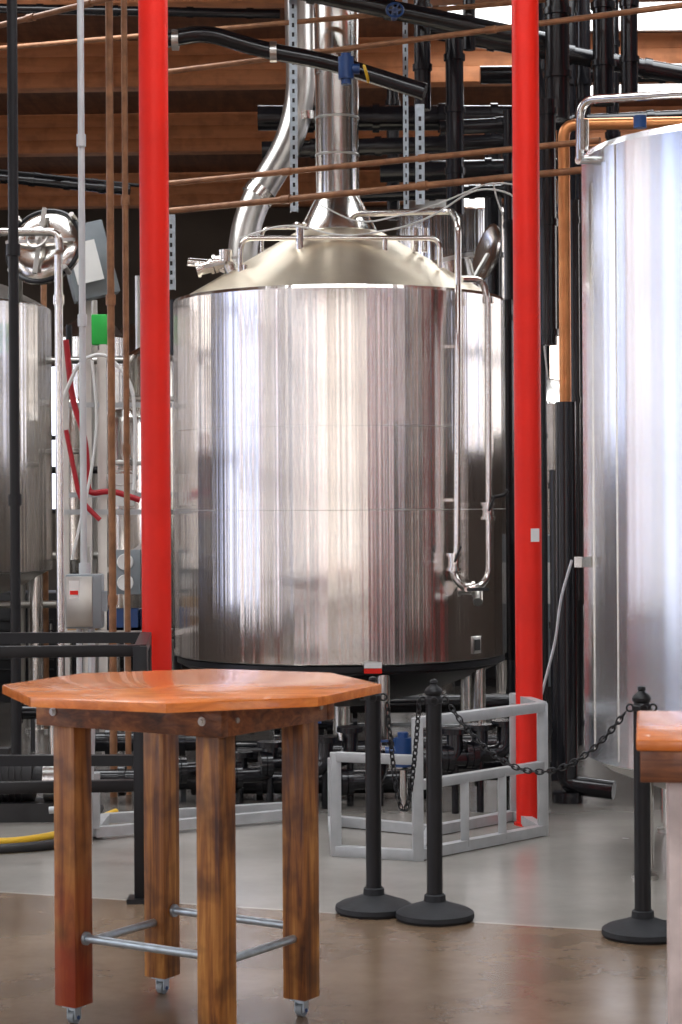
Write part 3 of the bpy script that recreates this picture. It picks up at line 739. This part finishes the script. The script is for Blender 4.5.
# ------------------------------------------------------------------ right of the red column
m = MB('riser_pipe', [COPPER, INSUL, BLACK])
x = W(566, 505, 11.4).x; z4 = W(566, 402, 11.4).z
m.cyl((x, 11.4, z4), (x, 11.4, 3.75), .034, mat=0); m.cyl((x, 11.4, .14), (x, 11.4, z4), .06, mat=1)
m.tube([(x, 11.4, .2), (x, 11.4, .1), (x+.25, 11.3, .08)], .055, .05, 1); m.cyl((x, 11.4, 0), (x, 11.4, .06), .09, mat=1)
m.tube([(x, 11.4, 3.7), (x, 11.4, 3.86), (x+3, 11.2, 3.86)], .034, .1, 0)
m.done()
for px, d, y0, y1, r in [(549, 12.0, 100, 345, .055), (556, 12.3, 470, 760, .04), (512, 15.9, 200, 700, .05), (522, 16.2, 150, 700, .04), (576, 12.4, 200, 600, .03), (508, 14.7, 300, 660, .05), (583, 13.2, 100, 500, .04), (543, 13.7, 120, 700, .03), (574, 14.1, 300, 720, .06)]:
    m = MB('insulated_riser', [INSUL, BLACK])
    x = W(px, 505, d).x; zlo = W(px, y1, d).z if y1 < 700 else 0; m.cyl((x, d, zlo), (x, d, W(px, y0, d).z), r, seg=20)
    for f in (.05, .5, .95): z = zlo+(W(px, y0, d).z-zlo)*f; m.cyl((x, d, z-.02), (x, d, z+.02), r*1.2, seg=20)
    m.done()
m = MB('control_panel', [TEAL, WHITE, DARK])
c = W(556, 610, 14.6); m.box(c, (.3, .2, 1.1), mat=0, bev=.01); m.box((c.x, c.y, .25), (.2, .15, .5), mat=2); m.box(c+Vector((0, -.105, .2)), (.2, .01, .3), mat=1)
m.done()
m = MB('hanging_conduit', [COPPER, CONDUIT])
m.tube([W(572, 560, 10.9), W(560, 600, 10.9), W(556, 640, 10.9), W(540, 700, 10.9), W(545, 705, 10.9)], .008, .1, 1)
m.done()

# ------------------------------------------------------------------ overhead piping
def hp(a, c, r, mat=RUST):
    m = MB('overhead_conduit', [mat])
    p = W(*a); q = W(*c); z = (p.z+q.z)/2; p.z = q.z = z
    m.cyl(p, q, r, mat=0, seg=14)
    for f in (.3, .62): x_ = p.lerp(q, f); dx = (q-p).normalized(); m.cyl(x_-dx*.03, x_+dx*.03, r*1.35, mat=0, seg=14)
    m.done()
hp((168, 184, 12.5), (600, 140, 11.1), .018)
hp((168, 214, 12.5), (600, 165, 11.0), .02)
hp((168, 72, 12.5), (720, 0, 10.8), .017)
hp((0, 15, 14), (720, 22, 12.4), .017)
hp((-20, 22, 12), (160, -5, 11), .017)
hp((-20, 160, 16), (160, 196, 17), .015, BLACK)
m = MB('insulated_overhead_pipe', [INSUL, BLUE, STEELD, YELLOW])
m.tube([W(165, 40, 11.9), W(205, 32, 11.9), W(262, 50, 11.9), W(330, 62, 11.9), W(425, 92, 11.8)], .05, .25, 0, 20)
p = W(346, 69, 11.75); m.cyl(p-Z*.06, p+Z*.07, .045, mat=1); m.cyl(p+Z*.07, p+Z*.09, .03, mat=1); m.cyl(p-Z*.09, p-Z*.06, .03, mat=1); m.cyl(p, p+Vector((.08, 0, 0)), .03, mat=1)
for px, py in ((366, 74), (400, 84)): p = W(px, py, 11.85); m.torus(p, .048, .01, Matrix.Rotation(1.3, 3, 'Y'), 3, 20, 6)
for (px, py) in ((172, 40), (270, 52)): m.cyl(W(px, py, 11.9), W(px, py, 11.9)+Vector((.04, 0, 0)), .062, mat=2)
m.done()
for a, c, r in [((250, -20, 12.7), (560, 45, 12.7), .06), ((258, 118, 14.5), (520, 118, 14.5), .09), ((262, 150, 14.3), (520, 142, 14.3), .06), ((430, 30, 13.65), (740, 85, 13.65), .06), ((440, 128, 13.6), (740, 115, 13.6), .05),
                ((-20, 8, 15), (280, 14, 15), .035), ((130, 190, 16.5), (-10, 176, 16.5), .045), ((380, 172, 15.2), (620, 168, 15.2), .08), ((480, 75, 15.7), (740, 72, 15.7), .07), ((360, 196, 15.6), (520, 190, 15.6), .05)]:
    m = MB('insulated_overhead_pipe', [INSUL])
    p = W(*a); q = W(*c); m.tube([p, q], r, 0, 0, 20)
    for f in (.2, .45, .7, .9): x_ = p.lerp(q, f); dx = (q-p).normalized(); m.cyl(x_-dx*.025, x_+dx*.025, r*1.18, mat=0, seg=20)
    m.done()
for px, d, y0, y1, r in [(425, 13.3, -60, 110, .055), (457, 13.3, 40, 215, .06), (560, 12.4, -60, 120, .075), (586, 14.0, -60, 130, .05), (606, 13.2, -60, 105, .07), (632, 13.0, -60, 100, .055), (395, 15.8, 90, 220, .05), (495, 16.2, 120, 300, .07), (510, 13.1, 110, 220, .03), (545, 14.2, -60, 260, .05), (472, 13.0, -60, 50, .04), (570, 14.8, -60, 300, .08), (615, 15, -60, 200, .05)]:
    m = MB('overhead_drop_pipe', [INSUL])
    x = W(px, 505, d).x; m.cyl((x, d, W(px, y1, d).z), (x, d, min(5.98, W(px, y0, d).z)), r, seg=20)
    for f in (.25, .6, .9):
        z = W(px, y1, d).z*(1-f)+f*min(5.98, W(px, y0, d).z); m.cyl((x, d, z-.02), (x, d, z+.02), r*1.2, seg=20)
    m.done()
m = MB('valve_handwheel', [BLUE, YELLOW])
p = W(395, 10, 12.4); m.torus(p, .05, .008, Matrix.Rotation(1.2, 3, 'X'), 0, 20, 6); m.cyl(p, p+Vector((0, .2, 0)), .02, mat=0)
for k in range(3): m.bar(p-Matrix.Rotation(k*1.05, 3, 'Y') @ Vector((.05, 0, 0)), p+Matrix.Rotation(k*1.05, 3, 'Y') @ Vector((.05, 0, 0)), .008, .008, 0)
m.done()
def strut(px, d, y0, y1, w=.045):
    m = MB('strut_hanger', [GALV, BLACK]); x = W(px, 505, d).x; za = W(px, y1, d).z; zb_ = min(5.98, W(px, y0, d).z)
    for sx_ in (-1, 1): m.box((x+sx_*w/2, d, (za+zb_)/2), (.005, w, zb_-za))
    m.box((x, d-w/2, (za+zb_)/2), (w, .004, zb_-za))
    z = za+.05
    while z < zb_-.03: m.box((x, d-w/2-.003, z), (w*.35, .002, .028), mat=1); z += .06
    m.done()
strut(296, 12.8, -60, 212); strut(422, 12.4, 105, 205, .05); strut(173, 13.0, 215, 290); strut(408, 13.4, -60, 210, .03)
m = MB('white_cable', [WHITE])
m.tube([W(240, 238, 12.7), W(290, 222, 12.6), W(340, 238, 12.6), W(420, 225, 12.6), W(478, 186, 12.6), W(520, 195, 12.6), W(540, 250, 12.6), W(541, 320, 12.6), W(548, 380, 12.7)], .006, .3, 0, 8)
m.tube([W(320, 205, 12.5), W(360, 225, 12.5), W(430, 208, 12.5), W(494, 180, 12.5), W(536, 190, 12.5)], .005, .3, 0, 8)
m.tube([W(492, 178, 12.5), W(497, 200, 12.6), W(503, 215, 12.7)], .005, .1, 0, 8)
m.done()

# ------------------------------------------------------------------ daylight: bright overcast sky above a darker street horizon
w = bpy.data.worlds.new('daylight'); sc.world = w; w.use_nodes = True; nt = w.node_tree
bg = nt.nodes['Background']; tc = N(nt, 'ShaderNodeTexCoord'); sp = N(nt, 'ShaderNodeSeparateXYZ'); nt.links.new(tc.outputs['Generated'], sp.inputs[0])
cr = N(nt, 'ShaderNodeValToRGB'); e = cr.color_ramp.elements
e[0].position = 0.0; e[0].color = (.16, .14, .12, 1); e[1].position = 1.0; e[1].color = (.92, .95, .98, 1)
for p_, c_ in ((.44, (.22, .20, .18)), (.48, (.40, .39, .375)), (.54, (.48, .47, .455)), (.60, (.60, .595, .59)), (.68, (.90, .91, .93))): x = e.new(p_); x.color = (*c_, 1)
mr = N(nt, 'ShaderNodeMapRange'); mr.inputs['From Min'].default_value = -1; nt.links.new(sp.outputs['Z'], mr.inputs['Value']); nt.links.new(mr.outputs[0], cr.inputs['Fac'])
mp = N(nt, 'ShaderNodeMapping'); mp.inputs['Scale'].default_value = (1, 1, .12); nt.links.new(tc.outputs['Generated'], mp.inputs['Vector'])
nz = N(nt, 'ShaderNodeTexNoise', Scale=10.0, Detail=3.0); nt.links.new(mp.outputs[0], nz.inputs['Vector'])
c2 = N(nt, 'ShaderNodeValToRGB'); e = c2.color_ramp.elements
e[0].position = .42; e[0].color = (.12, .09, .075, 1); e[1].position = .62; e[1].color = (.48, .60, 1.0, 1); x = e.new(.47); x.color = (.7, .62, .56, 1); x = e.new(.53); x.color = (1, .98, .96, 1)
nt.links.new(nz.outputs['Fac'], c2.inputs['Fac'])
mz = N(nt, 'ShaderNodeMapRange'); mz.inputs['From Min'].default_value = .4; mz.inputs['From Max'].default_value = .15; nt.links.new(sp.outputs['Z'], mz.inputs['Value'])
mu = N(nt, 'ShaderNodeMixRGB', blend_type='MULTIPLY'); nt.links.new(mz.outputs[0], mu.inputs['Fac']); nt.links.new(cr.outputs[0], mu.inputs['Color1']); nt.links.new(c2.outputs[0], mu.inputs['Color2'])
nt.links.new(mu.outputs[0], bg.inputs['Color']); bg.inputs['Strength'].default_value = 9.5

# ------------------------------------------------------------------ camera
cd = bpy.data.cameras.new('camera'); cam = bpy.data.objects.new('camera', cd); sc.collection.objects.link(cam)
cam.location = (0, 0, EYE); cam.rotation_euler = (math.pi/2, ROLL, 0)
cd.sensor_fit = 'VERTICAL'; cd.sensor_height = 36; cd.sensor_width = 24; cd.lens = FP/1024*36; cd.shift_y = -7/1024
cd.clip_end = 200
cd.dof.use_dof = True; cd.dof.focus_distance = 10.5; cd.dof.aperture_fstop = 8
sc.camera = cam
sc.view_settings.view_transform = 'Standard'
